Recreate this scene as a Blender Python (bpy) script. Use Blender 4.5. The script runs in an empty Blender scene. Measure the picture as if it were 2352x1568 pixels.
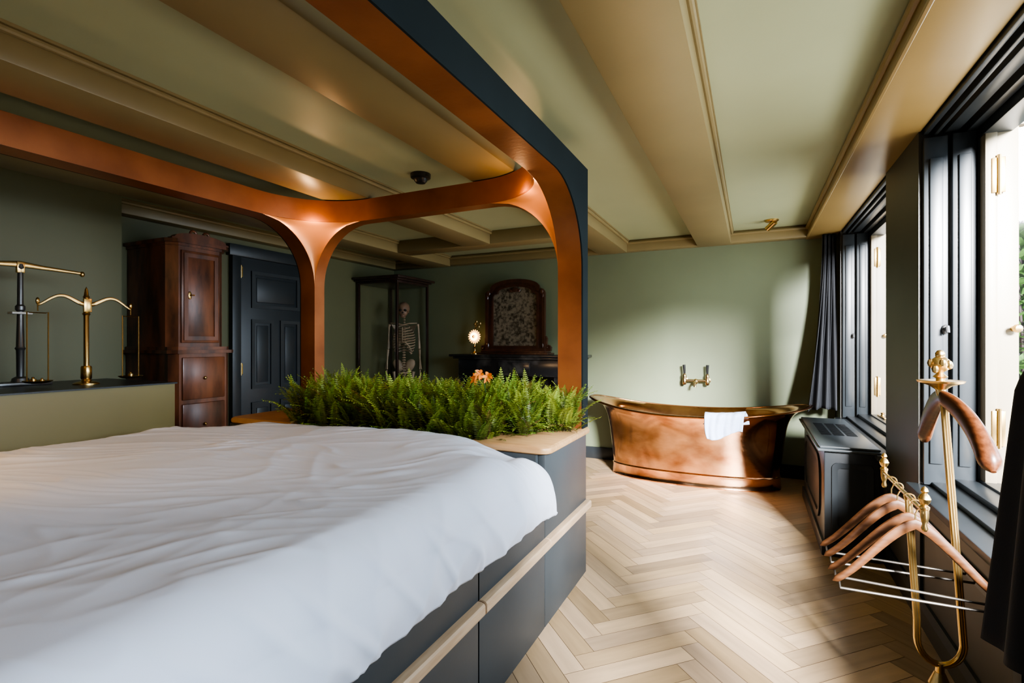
import bpy, bmesh, math, random
from mathutils import Vector, Matrix, noise
random.seed(7)
SC = bpy.context.scene
COL = SC.collection
PI = math.pi
R = math.radians
ORG = {}
try:
    SC.view_settings.look = 'AgX - Medium High Contrast'
except Exception:
    pass

# ------------------------------------------------------------------ mesh builder
class MB:
    def __init__(s): s.bm = bmesh.new()
    def box(s, x0, x1, y0, y1, z0, z1, bev=0, seg=2, M=None):
        t = bmesh.new(); bmesh.ops.create_cube(t, size=1)
        for v in t.verts:
            v.co = Vector(((x0+x1)/2+v.co.x*(x1-x0), (y0+y1)/2+v.co.y*(y1-y0), (z0+z1)/2+v.co.z*(z1-z0)))
        if bev: bmesh.ops.bevel(t, geom=t.edges[:], offset=bev, segments=seg, affect='EDGES', profile=.5)
        if M is not None: bmesh.ops.transform(t, matrix=M, verts=t.verts[:])
        me = bpy.data.meshes.new('tmp'); t.to_mesh(me); t.free()
        s.bm.from_mesh(me); bpy.data.meshes.remove(me); return s
    def loft(s, rings, closed=True, cap0=True, cap1=True, loop=False):
        vr = [[s.bm.verts.new(p) for p in r] for r in rings]
        n = len(vr[0]); m = len(vr)
        for i in range(m if loop else m-1):
            a = vr[i]; b = vr[(i+1) % m]
            for j in range(n if closed else n-1):
                k = (j+1) % n
                try: s.bm.faces.new((a[j], a[k], b[k], b[j]))
                except ValueError: pass
        if closed and not loop:
            if cap0: s.bm.faces.new(vr[0][::-1])
            if cap1: s.bm.faces.new(vr[-1])
        return s
    def tube(s, pts, r, seg=8, loop=False, up=None):
        pts = [Vector(p) for p in pts]; n = len(pts)
        rs = r if isinstance(r, list) else [r]*n
        rings = []; nrm = None
        for i in range(n):
            if loop: t = pts[(i+1) % n]-pts[i-1]
            else: t = pts[min(i+1, n-1)]-pts[max(i-1, 0)]
            t.normalize()
            if nrm is None:
                a = Vector(up) if up else (Vector((0,0,1)) if abs(t.z) < .9 else Vector((1,0,0)))
                nrm = (a-t*a.dot(t)).normalized()
            else: nrm = (nrm-t*nrm.dot(t)).normalized()
            b = t.cross(nrm)
            ra, rb = rs[i] if isinstance(rs[i], tuple) else (rs[i], rs[i])
            rings.append([pts[i]+nrm*math.cos(2*PI*k/seg)*ra+b*math.sin(2*PI*k/seg)*rb for k in range(seg)])
        return s.loft(rings, True, True, True, loop)
    def lathe(s, prof, loc=(0,0,0), rot=None, seg=20):
        M = Matrix.Translation(loc) @ (rot if rot is not None else Matrix.Identity(4))
        rings = [[M @ Vector((max(r, 1e-4)*math.cos(2*PI*k/seg), max(r, 1e-4)*math.sin(2*PI*k/seg), z)) for k in range(seg)] for r, z in prof]
        return s.loft(rings)
    def ell(s, c, rx, ry, rz, seg=16, rot=None):
        n = seg//2
        M = Matrix.Translation(c) @ (rot if rot is not None else Matrix.Identity(4))
        rings = []
        for i in range(n+1):
            ph = -PI/2+PI*i/n; cr = max(math.cos(ph), 1e-3)
            rings.append([M @ Vector((rx*cr*math.cos(2*PI*k/seg), ry*cr*math.sin(2*PI*k/seg), rz*math.sin(ph))) for k in range(seg)])
        return s.loft(rings)
    def prism(s, poly, plane, d0, d1):
        def P(a, b, d):
            return {'xz': Vector((a, d, b)), 'yz': Vector((d, a, b)), 'xy': Vector((a, b, d))}[plane]
        return s.loft([[P(a, b, d0) for a, b in poly], [P(a, b, d1) for a, b in poly]])
    def ring(s, outer, inner, plane, d0, d1):
        def P(a, b, d):
            return {'xz': Vector((a, d, b)), 'yz': Vector((d, a, b)), 'xy': Vector((a, b, d))}[plane]
        rs = [[P(a, b, d0) for a, b in outer], [P(a, b, d1) for a, b in outer], [P(a, b, d1) for a, b in inner], [P(a, b, d0) for a, b in inner]]
        return s.loft(rs, loop=True)
    def grid(s, nu, nv, f):
        vs = [[s.bm.verts.new(f(i/nu, j/nv)) for j in range(nv+1)] for i in range(nu+1)]
        for i in range(nu):
            for j in range(nv): s.bm.faces.new((vs[i][j], vs[i+1][j], vs[i+1][j+1], vs[i][j+1]))
        return s

def root_org(o):
    while o.parent: o = o.parent
    return ORG.get(o, Vector((0,0,0)))

def build(mb, name, mat, parent=None, label=None, smooth=True, local=False, ang=35, recalc=True):
    bm = mb.bm
    if recalc: bmesh.ops.recalc_face_normals(bm, faces=bm.faces[:])
    if parent is not None and not local:
        bmesh.ops.translate(bm, vec=-root_org(parent), verts=bm.verts[:])
    me = bpy.data.meshes.new(name); bm.to_mesh(me); bm.free()
    if smooth:
        me.shade_smooth(); me.set_sharp_from_angle(angle=R(ang))
    me.materials.append(mat)
    o = bpy.data.objects.new(name, me); COL.objects.link(o)
    if parent is not None: o.parent = parent
    if label: o['label'] = label
    return o

def tag(o, label=None, cat=None, group=None, kind=None):
    if label: o['label'] = label
    if cat: o['category'] = cat
    if group: o['group'] = group
    if kind: o['kind'] = kind
    return o

def thing(name, label, cat, loc=(0,0,0), rz=0, group=None, kind=None):
    o = bpy.data.objects.new(name, None); COL.objects.link(o); o.empty_display_size = .1
    o.location = loc; o.rotation_euler = (0, 0, rz); ORG[o] = Vector(loc)
    return tag(o, label, cat, group, kind)

def single(mb, name, mat, label, cat, kind=None, group=None, **k):
    return tag(build(mb, name, mat, **k), label, cat, group, kind)

def copy_tree(o, parent=None):
    c = o.copy(); COL.objects.link(c)
    if parent is not None: c.parent = parent
    for ch in list(o.children): copy_tree(ch, c)
    return c

# ------------------------------------------------------------------ materials
def mat(name, col, rough=.5, metal=0.0, var=.12, vs=5, bump=0.0, bs=60, stretch=(1,1,1), col2=None, coat=0, contrast=(.3,.7), spec=None):
    m = bpy.data.materials.new(name); m.use_nodes = True
    nt = m.node_tree; N = nt.nodes; L = nt.links
    b = N['Principled BSDF']
    b.inputs['Roughness'].default_value = rough; b.inputs['Metallic'].default_value = metal
    if coat: b.inputs['Coat Weight'].default_value = coat; b.inputs['Coat Roughness'].default_value = .25
    if spec is not None: b.inputs['Specular IOR Level'].default_value = spec
    tc = N.new('ShaderNodeTexCoord'); mp = N.new('ShaderNodeMapping')
    mp.inputs['Scale'].default_value = stretch
    L.new(tc.outputs['Object'], mp.inputs['Vector'])
    nz = N.new('ShaderNodeTexNoise'); nz.inputs['Scale'].default_value = vs; nz.inputs['Detail'].default_value = 6
    L.new(mp.outputs['Vector'], nz.inputs['Vector'])
    rp = N.new('ShaderNodeValToRGB')
    c0 = tuple(c*(1-var) for c in col); c1 = tuple(min(1, c*(1+var)) for c in col) if col2 is None else col2
    if col2 is not None: c0 = col
    rp.color_ramp.elements[0].color = (*c0, 1); rp.color_ramp.elements[1].color = (*c1, 1)
    rp.color_ramp.elements[0].position = contrast[0]; rp.color_ramp.elements[1].position = contrast[1]
    L.new(nz.outputs['Fac'], rp.inputs['Fac']); L.new(rp.outputs['Color'], b.inputs['Base Color'])
    if bump:
        n2 = N.new('ShaderNodeTexNoise'); n2.inputs['Scale'].default_value = bs; n2.inputs['Detail'].default_value = 4
        L.new(mp.outputs['Vector'], n2.inputs['Vector'])
        bp = N.new('ShaderNodeBump'); bp.inputs['Strength'].default_value = bump; bp.inputs['Distance'].default_value = .01
        L.new(n2.outputs['Fac'], bp.inputs['Height']); L.new(bp.outputs['Normal'], b.inputs['Normal'])
    return m

def mat_attr(name, rough, stretch, vs, lo, hi, coat=0, trans=0):
    m = bpy.data.materials.new(name); m.use_nodes = True
    nt = m.node_tree; N = nt.nodes; L = nt.links; b = N['Principled BSDF']
    b.inputs['Roughness'].default_value = rough
    at = N.new('ShaderNodeAttribute'); at.attribute_name = 'tone'
    tc = N.new('ShaderNodeTexCoord'); mp = N.new('ShaderNodeMapping'); mp.inputs['Scale'].default_value = stretch
    L.new(tc.outputs['UV'], mp.inputs['Vector'])
    nz = N.new('ShaderNodeTexNoise'); nz.inputs['Scale'].default_value = vs; nz.inputs['Detail'].default_value = 8
    L.new(mp.outputs['Vector'], nz.inputs['Vector'])
    mr = N.new('ShaderNodeMapRange'); mr.inputs['From Min'].default_value = .3; mr.inputs['From Max'].default_value = .7
    mr.inputs['To Min'].default_value = lo; mr.inputs['To Max'].default_value = hi
    L.new(nz.outputs['Fac'], mr.inputs['Value'])
    mx = N.new('ShaderNodeMix'); mx.data_type = 'RGBA'; mx.blend_type = 'MULTIPLY'; mx.inputs[0].default_value = 1
    L.new(at.outputs['Color'], mx.inputs[6]); L.new(mr.outputs['Result'], mx.inputs[7])
    L.new(mx.outputs[2], b.inputs['Base Color'])
    if trans:
        t = N.new('ShaderNodeBsdfTranslucent'); L.new(mx.outputs[2], t.inputs['Color'])
        ms = N.new('ShaderNodeMixShader'); ms.inputs[0].default_value = trans
        L.new(b.outputs[0], ms.inputs[1]); L.new(t.outputs[0], ms.inputs[2]); L.new(ms.outputs[0], N['Material Output'].inputs['Surface'])
    return m

def mat_glass(name, tint=(1,1,1), fac=.07):
    m = bpy.data.materials.new(name); m.use_nodes = True
    nt = m.node_tree; N = nt.nodes; L = nt.links
    N.remove(N['Principled BSDF']); out = N['Material Output']
    t = N.new('ShaderNodeBsdfTransparent'); t.inputs['Color'].default_value = (*tint, 1)
    g = N.new('ShaderNodeBsdfGlossy'); g.inputs['Roughness'].default_value = .03
    mx = N.new('ShaderNodeMixShader'); mx.inputs[0].default_value = fac
    L.new(t.outputs[0], mx.inputs[1]); L.new(g.outputs[0], mx.inputs[2]); L.new(mx.outputs[0], out.inputs['Surface'])
    return m

def mat_emit(name, col, s):
    m = bpy.data.materials.new(name); m.use_nodes = True
    b = m.node_tree.nodes['Principled BSDF']
    b.inputs['Base Color'].default_value = (*col, 1)
    b.inputs['Emission Color'].default_value = (*col, 1); b.inputs['Emission Strength'].default_value = s
    return m

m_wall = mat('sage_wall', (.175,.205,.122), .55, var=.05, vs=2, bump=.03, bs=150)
m_wall_shade = mat('sage_wall_shade', (.110,.110,.050), .55, var=.05, vs=2, bump=.03, bs=150)  # same paint as the other walls, darkened to hold the left side's shade
m_ceil = mat('ceiling_green', (.33,.36,.220), .5, var=.04, vs=2, bump=.02, bs=150)
m_beam = mat('tan_beam', (.21,.160,.070), .42, var=.06, vs=3, bump=.02, bs=100)
m_part = mat('olive_partition', (.175,.142,.050), .45, var=.05, vs=3, bump=.02, bs=100)
m_head = mat('golden_beam', (.245,.165,.060), .36, var=.06, vs=3, bump=.02, bs=100)
m_dark = mat('black_paint', (.020,.024,.027), .35, var=.2, vs=4)
m_pier = mat('dark_olive_paint', (.036,.033,.024), .45, var=.15, vs=4)
m_navy = mat('navy_panel', (.013,.018,.019), .8, var=.08, vs=5, spec=.06)
m_side = mat('slate_drawer', (.040,.048,.053), .5, var=.08, vs=5, bump=.02, bs=200)
m_door = mat('door_paint', (.022,.027,.030), .4, var=.1)
m_rtop = mat('sheen_top', (.05,.058,.062), .32, var=.1)  # lighter than the body because the top's sheen is put into its colour
m_copper = mat('satin_copper', (.20,.063,.019), .40, .5, vs=3.2, col2=(.34,.118,.038), contrast=(.32,.66), bump=.04, bs=60)
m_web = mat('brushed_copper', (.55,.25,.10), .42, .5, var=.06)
m_tub = mat('polished_copper', (.40,.17,.078), .12, 1, vs=3.2, col2=(.86,.50,.29), contrast=(.32,.60), bump=.07, bs=12, stretch=(1,1,1.6))
m_rim = mat('dark_copper_rim', (.40,.17,.075), .18, 1, var=.15)
m_brass = mat('brass', (.58,.39,.15), .27, 1, var=.12)
m_tap = mat('aged_brass', (.50,.37,.20), .25, 1, var=.12)
m_steel = mat('dark_steel', (.12,.12,.12), .35, .8, var=.15)
m_oak = mat('oak_board', (.40,.22,.09), .45, vs=4, stretch=(2,14,14), col2=(.54,.32,.145), bump=.05, bs=8)
m_oakr = mat('oak_rail', (.42,.28,.165), .5, vs=4, stretch=(14,2,14), col2=(.55,.39,.25), bump=.05, bs=8)
m_hang = mat('hanger_wood', (.042,.016,.006), .45, vs=5, stretch=(2,16,16), col2=(.085,.034,.013), spec=.18)
m_walnut = mat('walnut', (.036,.011,.004), .32, vs=6, stretch=(14,2,14), col2=(.095,.031,.011), spec=.3)
m_mahog = mat('mahogany', (.055,.019,.009), .33, vs=4, stretch=(3,3,.8), col2=(.20,.066,.027), coat=.2, contrast=(.36,.64))
m_mirr = mat('mirror_mahogany', (.028,.011,.006), .3, vs=4, stretch=(4,4,2), col2=(.070,.026,.013), coat=.25)
m_darkwood = mat('ebonised_wood', (.018,.010,.008), .3, vs=4, stretch=(6,6,1), col2=(.040,.019,.013), coat=.3)
m_linen = mat('white_linen', (.71,.75,.85), .75, var=.01, vs=3, bump=.03, bs=500)
m_matt = mat('mattress_ticking', (.16,.20,.30), .8, var=.1)
m_towel = mat('towel_cotton', (.37,.44,.60), .95, var=.06, vs=10, bump=.6, bs=260)
m_curt = mat('charcoal_cloth', (.014,.015,.018), .85, var=.15, bump=.1, bs=300)
m_soil = mat('potting_soil', (.02,.013,.009), .95, var=.4, vs=30, bump=.6, bs=50)
m_cream = mat('cream_paint', (.20,.165,.108), .45, var=.03)
m_bone = mat('old_bone', (.34,.26,.17), .5, var=.2, vs=14)
m_skull = mat('brown_bone', (.22,.13,.08), .45, var=.25, vs=14)
m_marble = mat('black_marble', (.018,.018,.019), .2, vs=5, col2=(.09,.09,.088), contrast=(.5,.75))
m_antique = mat('antique_mirror', (.06,.052,.038), .32, .35, vs=30, col2=(.28,.25,.19), contrast=(.38,.60))
m_render = mat('white_render', (.45,.45,.43), .8, var=.03)
m_ground = mat('paving', (.3,.29,.26), .9, var=.2, vs=8)
m_glass = mat_glass('clear_glass')
m_cglass = mat_glass('case_glass', (1,1,1), .05)
m_glow = mat_emit('lamp_glow', (1,.72,.36), 10)
m_ray = mat_emit('ray_glow', (1,.62,.24), 1.6)
m_black = mat('matt_black', (.008,.008,.009), .4, var=.1)
m_white = mat('pale_rod', (.050,.042,.034), .35, .5, var=.05)
m_pale = mat('pale_enamel', (.5,.48,.44), .4, var=.05)
m_orange = mat('lily_petal', (.85,.26,.03), .5, var=.2, vs=20)
m_stem = mat('green_stem', (.06,.14,.03), .5)
m_floor = mat_attr('herringbone_oak', .30, (2.2,18,1), 1.3, .84, 1.11)
m_fern = mat_attr('fern_leaf', .5, (1,1,1), 4, .9, 1.1, trans=.25)

# ------------------------------------------------------------------ floor (herringbone planks)
def make_floor():
    mb = MB(); bm = mb.bm
    uv = bm.loops.layers.uv.new('UVMap'); cl = bm.loops.layers.float_color.new('tone')
    W = .092; n = 6; g = .011; rnd = random.Random(3); q = 1/math.sqrt(2)
    def plank(x, y, w, h):
        cx = x+w/2; cy = y+h/2
        wx = (cx-cy)*q*W-.6; wy = (cx+cy)*q*W+.1
        if not (-5.0 < wx < 1.3 and -2.2 < wy < 6.1): return
        k = rnd.uniform(.66, 1.18); wm = rnd.uniform(-.025, .035)
        c = (.51*k+wm*.3, .362*k, .222*k-wm*.5, 1)
        o = rnd.uniform(0, 50); vs = []
        co = [(x+g, y+g), (x+w-g, y+g), (x+w-g, y+h-g), (x+g, y+h-g)]
        f = bm.faces.new([bm.verts.new(((a-b)*q*W-.6, (a+b)*q*W+.1, 0)) for a, b in co])
        for lp, (a, b) in zip(f.loops, co):
            lu, lv = (a-x, b-y) if w > h else (b-y, a-x)
            lp[uv].uv = (lu*W+o, lv*W+o*.37); lp[cl] = c
    for j in range(-100, 140):
        for m in range(-14, 14):
            plank(j+2*n*m, j, n, 1); plank(j+n+2*n*m, j+1-n, 1, n)
    for co, no in (((-4.6,0,0),(-1,0,0)), ((.85,0,0),(1,0,0)), ((0,-1.7,0),(0,-1,0)), ((0,5.6,0),(0,1,0))):
        bmesh.ops.bisect_plane(bm, geom=bm.verts[:]+bm.edges[:]+bm.faces[:], plane_co=co, plane_no=no, clear_outer=True)
    b0 = [bm.verts.new(p) for p in ((-4.6,-1.7,-.003), (.85,-1.7,-.003), (.85,5.6,-.003), (-4.6,5.6,-.003))]
    f = bm.faces.new(b0)
    for lp in f.loops: lp[cl] = (.13,.08,.045,1)
    return single(mb, 'floor', m_floor, 'pale oak herringbone parquet floor', 'floor', 'structure', smooth=False)
make_floor()

# ------------------------------------------------------------------ room shell
def st(mb, name, m, label, cat): return single(mb, name, m, label, cat, 'structure')
st(MB().box(-4.62,1.0,5.5,5.65,-.1,2.5), 'wall_back', m_wall, 'sage green back wall behind the copper bath', 'wall')
st(MB().box(-4.62,-4.43,2.0,5.5,-.1,2.5).box(-4.62,-4.2,-1.75,2.09,-.1,2.5), 'wall_left', m_wall_shade, 'green left wall with shade painted in, behind brass scales and door', 'wall')
st(MB().box(-4.62,1.0,-1.9,-1.75,-.1,2.5), 'wall_near', m_wall, 'green wall behind the viewpoint', 'wall')
WN0, WN1, WF0, WF1 = .05, 2.92, 3.55, 5.2
st(MB().box(.70,1.0,-1.75,5.5,-.1,.62).box(.70,1.0,WN1,WF0,.62,2.3).box(.70,1.0,-1.75,WN0,.62,2.3).box(.70,1.0,WF1,5.5,.62,2.3),
   'wall_right', m_pier, 'dark window wall with the pier between two windows', 'wall')
st(MB().box(-4.62,1.0,-1.9,5.65,2.40,2.52), 'ceiling', m_ceil, 'pale green ceiling panels between tan beams', 'ceiling')
st(MB().box(-3.95,-3.2,-1.74,1.88,0,1.05), 'wall_partition', m_part, 'low olive partition wall carrying the brass scales', 'wall')
single(MB().box(-3.97,-3.19,-1.74,1.89,1.05,1.058), 'trim_1', m_dark, 'dark flat capping on top of the low partition', 'trim', 'structure')
tn = [1]
def trim(mb, m, label, cat='ceiling beam'):
    tn[0] += 1
    return st(mb, 'trim_%d' % tn[0], m, label, cat)
def beam_y(x0, x1, y0, y1):
    mb = MB().box(x0,x1,y0,y1,2.27,2.402,.006)
    for s, x in ((-1,x0), (1,x1)):
        mb.tube([(x+s*.008,y0,2.378),(x+s*.008,y1,2.378)], .014, 10)
        mb.box(min(x,x+s*.026),max(x,x+s*.026),y0,y1,2.388,2.401)
    return mb
trim(beam_y(-.495,-.185,-1.75,5.39), m_beam, 'broad tan ceiling beam running towards the copper bath')
trim(beam_y(-1.52,-1.21,-1.75,5.39), m_beam, 'tan ceiling beam over the right half of the bed')
trim(beam_y(-2.63,-2.32,-1.75,4.36), m_beam, 'tan ceiling beam over the left half of the bed')
trim(beam_y(-3.76,-3.45,-1.75,5.39), m_beam, 'tan ceiling beam left of the canopy above the partition')
trim(MB().box(-3.45,-1.52,4.34,4.56,2.272,2.401,.006), m_beam, 'short cross beam in front of the antique mirror')
trim(MB().box(-4.43,.6,5.38,5.5,2.285,2.402,.006).tube([(-4.43,5.375,2.37),(.6,5.375,2.37)],.016,8), m_beam, 'tan cornice along the back wall', 'cornice')
trim(MB().box(-4.43,-4.31,2.09,5.4,2.285,2.402,.006).tube([(-4.305,2.09,2.37),(-4.305,5.4,2.37)],.016,8), m_beam, 'tan cornice above the black door', 'cornice')
trim(MB().box(.47,.71,-1.75,5.5,2.28,2.402,.006).box(.71,1.0,-1.75,5.5,2.3,2.402).tube([(.465,-1.75,2.37),(.465,5.5,2.37)],.018,10).tube([(.47,-1.75,2.292),(.47,5.5,2.292)],.012,8),
     m_head, 'golden boxed beam above the windows', 'header')
st(MB().box(-4.43,.70,5.478,5.5,0,.13,.005), 'baseboard_back', m_dark, 'black baseboard along the back wall', 'baseboard')
st(MB().box(-4.43,-4.41,2.7,3.08,0,.13,.004), 'baseboard_left', m_dark, 'black baseboard beside the door', 'baseboard')
mb = MB()
for y0, y1 in ((-.4,.6),(.75,1.75),(1.9,2.9),(3.0,3.5)):
    o = [(y0,.1),(y1,.1),(y1,.52),(y0,.52)]; i = [(y0+.05,.15),(y1-.05,.15),(y1-.05,.47),(y0+.05,.47)]
    mb.ring(o, i, 'yz', .688, .702)
trim(mb, m_dark, 'black panel mouldings below the window sill', 'panelling')

# windows
def window(n, y0, y1, label):
    t = thing('window_%d' % n, label, 'window', (.9, (y0+y1)/2, .62), kind='structure')
    mb = MB().box(.90,1.0,y0,y0+.07,.62,2.3,.004).box(.90,.965,y1-.042,y1,.62,2.3,.004).box(.90,1.0,y0,y1,2.2,2.3,.004).box(.90,1.0,y0,y1,.62,.70,.004)
    build(mb, 'window_frame', m_dark, t)
    mb = MB()
    for x0, x1, z in ((.715,.735,2.262),(.75,.765,2.25),(.79,.84,2.255),(.86,.895,2.24)):
        mb.box(x0,x1,y0,y1,z,2.3,.003)
    build(mb, 'head_track', m_dark, t)
    mb = MB().box(.655,.93,y0-.02,y1+.02,.615,.645,.006).box(.74,.93,y0,y1,.645,.665,.004).box(.82,.93,y0,y1,.665,.69,.004)
    build(mb, 'window_sill', m_dark, t)
    for k, (x0, x1) in enumerate(((.712,.80),(.812,.896))):
        mb = MB().box(x0,x1,y1-.03-.012*k,y1,.65,2.24,.004)
        mb.box(x0+.02,x1-.02,y1-.042-.012*k,y1-.028-.012*k,.75,2.14,.004)
        sh = build(mb, 'shutter_panel', m_dark, t)
        if k == 0:
            mb = MB().tube([(.785,y1-.05,1.36),(.785,y1-.075,1.37),(.785,y1-.08,1.345)], .008, 8).ell((.785,y1-.048,1.36),.014,.008,.022)
            build(mb, 'shutter_catch', m_steel, sh)
    # cream casement swung outwards
    ca = MB(); yy = y1-.045
    ca.box(.905,1.018,yy-.045,yy,.69,2.30,.004).box(1.50,1.60,yy-.05,yy,.69,2.30,.004).box(1.015,1.51,yy-.05,yy,.69,.78,.004).box(1.015,1.51,yy-.05,yy,2.22,2.30,.004)
    ca.box(.905,.945,yy-.055,yy-.04,.69,2.28,.003)
    c = build(ca, 'casement', m_cream, t)
    build(MB().box(1.015,1.51,yy-.028,yy-.022,.77,2.23), 'pane', m_glass, c)
    for z in (2.015,.935):
        mb = MB().box(.925,.97,yy-.061,yy-.054,z-.075,z+.075,.002).tube([(.948,yy-.062,z-.085),(.948,yy-.062,z+.085)],.008,8)
        build(mb, 'hinge', m_brass, c)
    mb = MB().lathe([(.012,0),(.008,.02),(.018,.035),(.012,.05),(0,.052)], (1.0,yy-.045,1.36), Matrix.Rotation(PI/2,4,'X'), 12)
    build(mb, 'knob', m_brass, c)
    mb = MB().box(.93,.96,y1-.42,y1-.18,.70,.712,.003).lathe([(.016,0),(.010,.015),(.014,.03),(0,.034)], (.945,y1-.3,.71))
    build(mb, 'window_stay', m_brass, t)
    return t
window(1, WN0, WN1, 'near black framed window with cream casement swung outward')
window(2, WF0, WF1, 'far black framed window beside the gathered curtain')

# door
d = thing('door_1', 'black four panel door in the left wall', 'door', (-4.43,3.57,0), kind='structure')
build(MB().box(-4.43,-4.375,3.09,3.18,0,2.2,.006).box(-4.43,-4.375,3.99,4.08,0,2.2,.006).box(-4.43,-4.37,3.06,4.11,2.12,2.23,.008), 'door_frame', m_door, d)
mb = MB().box(-4.43,-4.40,3.18,3.99,.01,2.12,.003)
for y0, y1, z0, z1 in ((3.30,3.87,1.64,2.0),(3.30,3.55,.85,1.53),(3.63,3.87,.85,1.53),(3.30,3.55,.15,.72),(3.63,3.87,.15,.72)):
    o = [(y0,z0),(y1,z0),(y1,z1),(y0,z1)]; e = .035
    i = [(y0+e,z0+e),(y1-e,z0+e),(y1-e,z1-e),(y0+e,z1-e)]
    mb.ring(o, i, 'yz', -4.40, -4.385); mb.box(-4.402,-4.392,y0+.06,y1-.06,z0+.06,z1-.06,.006)
lf = build(mb, 'door_leaf', m_door, d)
for z in (1.98,1.05):
    build(MB().tube([(-4.39,3.185,z-.06),(-4.39,3.185,z+.06)], .010, 8).box(-4.402,-4.396,3.17,3.21,z-.05,z+.05), 'hinge', m_brass, d)
build(MB().lathe([(.02,0),(.02,.006),(.01,.01),(.01,.04),(.028,.055),(.02,.075),(0,.08)], (-4.40,3.93,1.02), Matrix.Rotation(PI/2,4,'Y')), 'door_knob', m_brass, d)

# ------------------------------------------------------------------ bed
XL, XLo, XR, XRo = -2.80, -2.935, -.965, -.83
YF, YFo, YN, YNo = 2.60, 2.69, .02, -.10
ZB, ZT, RR = 2.12, 2.262, .42
bed = thing('canopy_bed', 'large navy canopy bed with rounded copper posts and planter at its foot', 'bed', (-1.88,1.3,0))
build(MB().box(-2.915,-.862,-.10,2.05,.07,.60,.004).box(-2.86,-.92,-.06,2.0,0,.08), 'bed_base', m_side, bed)
seams = [(-.10,.275),(.28,.875),(.88,1.475),(1.48,2.075)]
for y0, y1 in seams:
    for z0, z1 in ((.03,.405),(.412,.60)):
        build(MB().box(-.865,-.832,y0+.0015,y1-.0015,z0,z1,.002), 'drawer_front', m_side, bed)
build(MB().box(-.865,-.832,2.078,2.69,.03,.405,.002), 'end_panel', m_side, bed)
build(MB().box(-.865,-.832,2.078,2.69,.412,.80,.002), 'end_panel', m_side, bed)
mb = MB().box(-2.93,-2.42,2.05,2.685,.02,.80).box(-1.2,-.866,2.05,2.685,.02,.80).box(-2.42,-1.2,2.05,2.08,.02,.815).box(-2.42,-1.2,2.655,2.685,.02,.80).box(-2.42,-1.2,2.08,2.655,.02,.5)
build(mb, 'planter_box', m_side, bed)
def rail_seg(y0, y1):
    # flat faced oak strip with rounded long edges
    sec = [(-.834,.430),(-.818,.430),(-.808,.427),(-.803,.420),(-.803,.393),(-.808,.386),(-.818,.383),(-.834,.383)]
    rings = []
    for y, k in ((y0,.003),(y0+.003,0),(y1-.003,0),(y1,.003)):
        rings.append([Vector((x-(k if x > -.83 else 0), y, z+(-k if z > .405 else k))) for x, z in sec])
    return MB().loft(rings)
for y0, y1 in seams+[(2.078,2.70)]:
    build(rail_seg(y0+.0005, y1-.0005), 'handle_rail', m_oakr, bed)
def round_board(x0, x1, y0, y1, rc, flags):
    pts = []
    for (cx, cy, a0), f in zip(((x1-rc,y0+rc,-90),(x1-rc,y1-rc,0),(x0+rc,y1-rc,90),(x0+rc,y0+rc,180)), flags):
        if f:
            for k in range(9): a = R(a0+k*90/8); pts.append((cx+rc*math.cos(a), cy+rc*math.sin(a)))
        else:
            pts.append({-90:(x1,y0),0:(x1,y1),90:(x0,y1),180:(x0,y0)}[a0])
    mb = MB(); n = len(pts); c = Vector((sum(p[0] for p in pts)/n, sum(p[1] for p in pts)/n))
    rings = []
    for z, i in ((.801,.008),(.806,.002),(.818,0),(.829,.003),(.836,.012)):
        ring = []
        for p in pts:
            dv = c-Vector(p); ring.append(Vector((p[0]+math.copysign(i, dv.x), p[1]+math.copysign(i, dv.y), z)))
        rings.append(ring)
    return mb.loft(rings)
build(round_board(-1.22,-.806,2.055,2.715,.05,(1,1,0,0)), 'top_board', m_oak, bed)
build(round_board(-2.96,-2.40,2.055,2.715,.05,(0,0,1,1)), 'top_board', m_oak, bed)

def arc(cx, cy, r, a0, a1, n=14): return [(cx+r*math.cos(R(a0+(a1-a0)*k/n)), cy+r*math.sin(R(a0+(a1-a0)*k/n))) for k in range(n+1)]
def side_outline(z0, z0n):
    return [(YFo,z0),(YFo,ZT),(YNo,ZT),(YNo,z0n),(YN,z0n)] + arc(YN+RR,ZB-RR,RR,180,90) + arc(YF-RR,ZB-RR,RR,90,0) + [(YF,z0)]
build(MB().prism(side_outline(.836,.60),'yz',XLo,XL), 'side_frame', m_copper, bed)
build(MB().prism(side_outline(.836,.60),'yz',XR,XRo), 'side_frame', m_copper, bed)
build(MB().prism(side_outline(.836,.60),'yz',XRo,XRo+.008), 'outer_panel', m_navy, bed, 'flat navy outer face of the canopy')
build(MB().prism(side_outline(.836,.60),'yz',XLo-.008,XLo), 'outer_panel', m_navy, bed)
pf = [(XL,ZT)] + arc(XL+RR,ZB-RR,RR,180,90) + arc(XR-RR,ZB-RR,RR,90,0) + [(XR,ZT)]
build(MB().prism(pf,'xz',YF,YFo), 'end_frame', m_copper, bed)
def corner(x, sx):
    # web: concave triangular blend between the two arches, ring: rounded fascia above it
    def web(a, b):
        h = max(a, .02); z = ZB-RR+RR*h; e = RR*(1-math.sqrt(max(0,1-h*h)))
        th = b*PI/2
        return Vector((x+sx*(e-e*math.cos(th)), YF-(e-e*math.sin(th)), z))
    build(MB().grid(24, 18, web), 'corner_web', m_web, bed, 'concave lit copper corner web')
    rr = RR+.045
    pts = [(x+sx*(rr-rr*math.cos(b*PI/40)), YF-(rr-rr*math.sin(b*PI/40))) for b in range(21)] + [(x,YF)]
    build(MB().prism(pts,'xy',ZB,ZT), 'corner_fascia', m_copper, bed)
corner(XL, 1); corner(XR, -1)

mattress = single(MB().box(-2.87,-.875,-.08,1.97,.601,.775,.06,4), 'mattress', m_matt, 'blue grey mattress edge showing under the white duvet', 'mattress')

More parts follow.
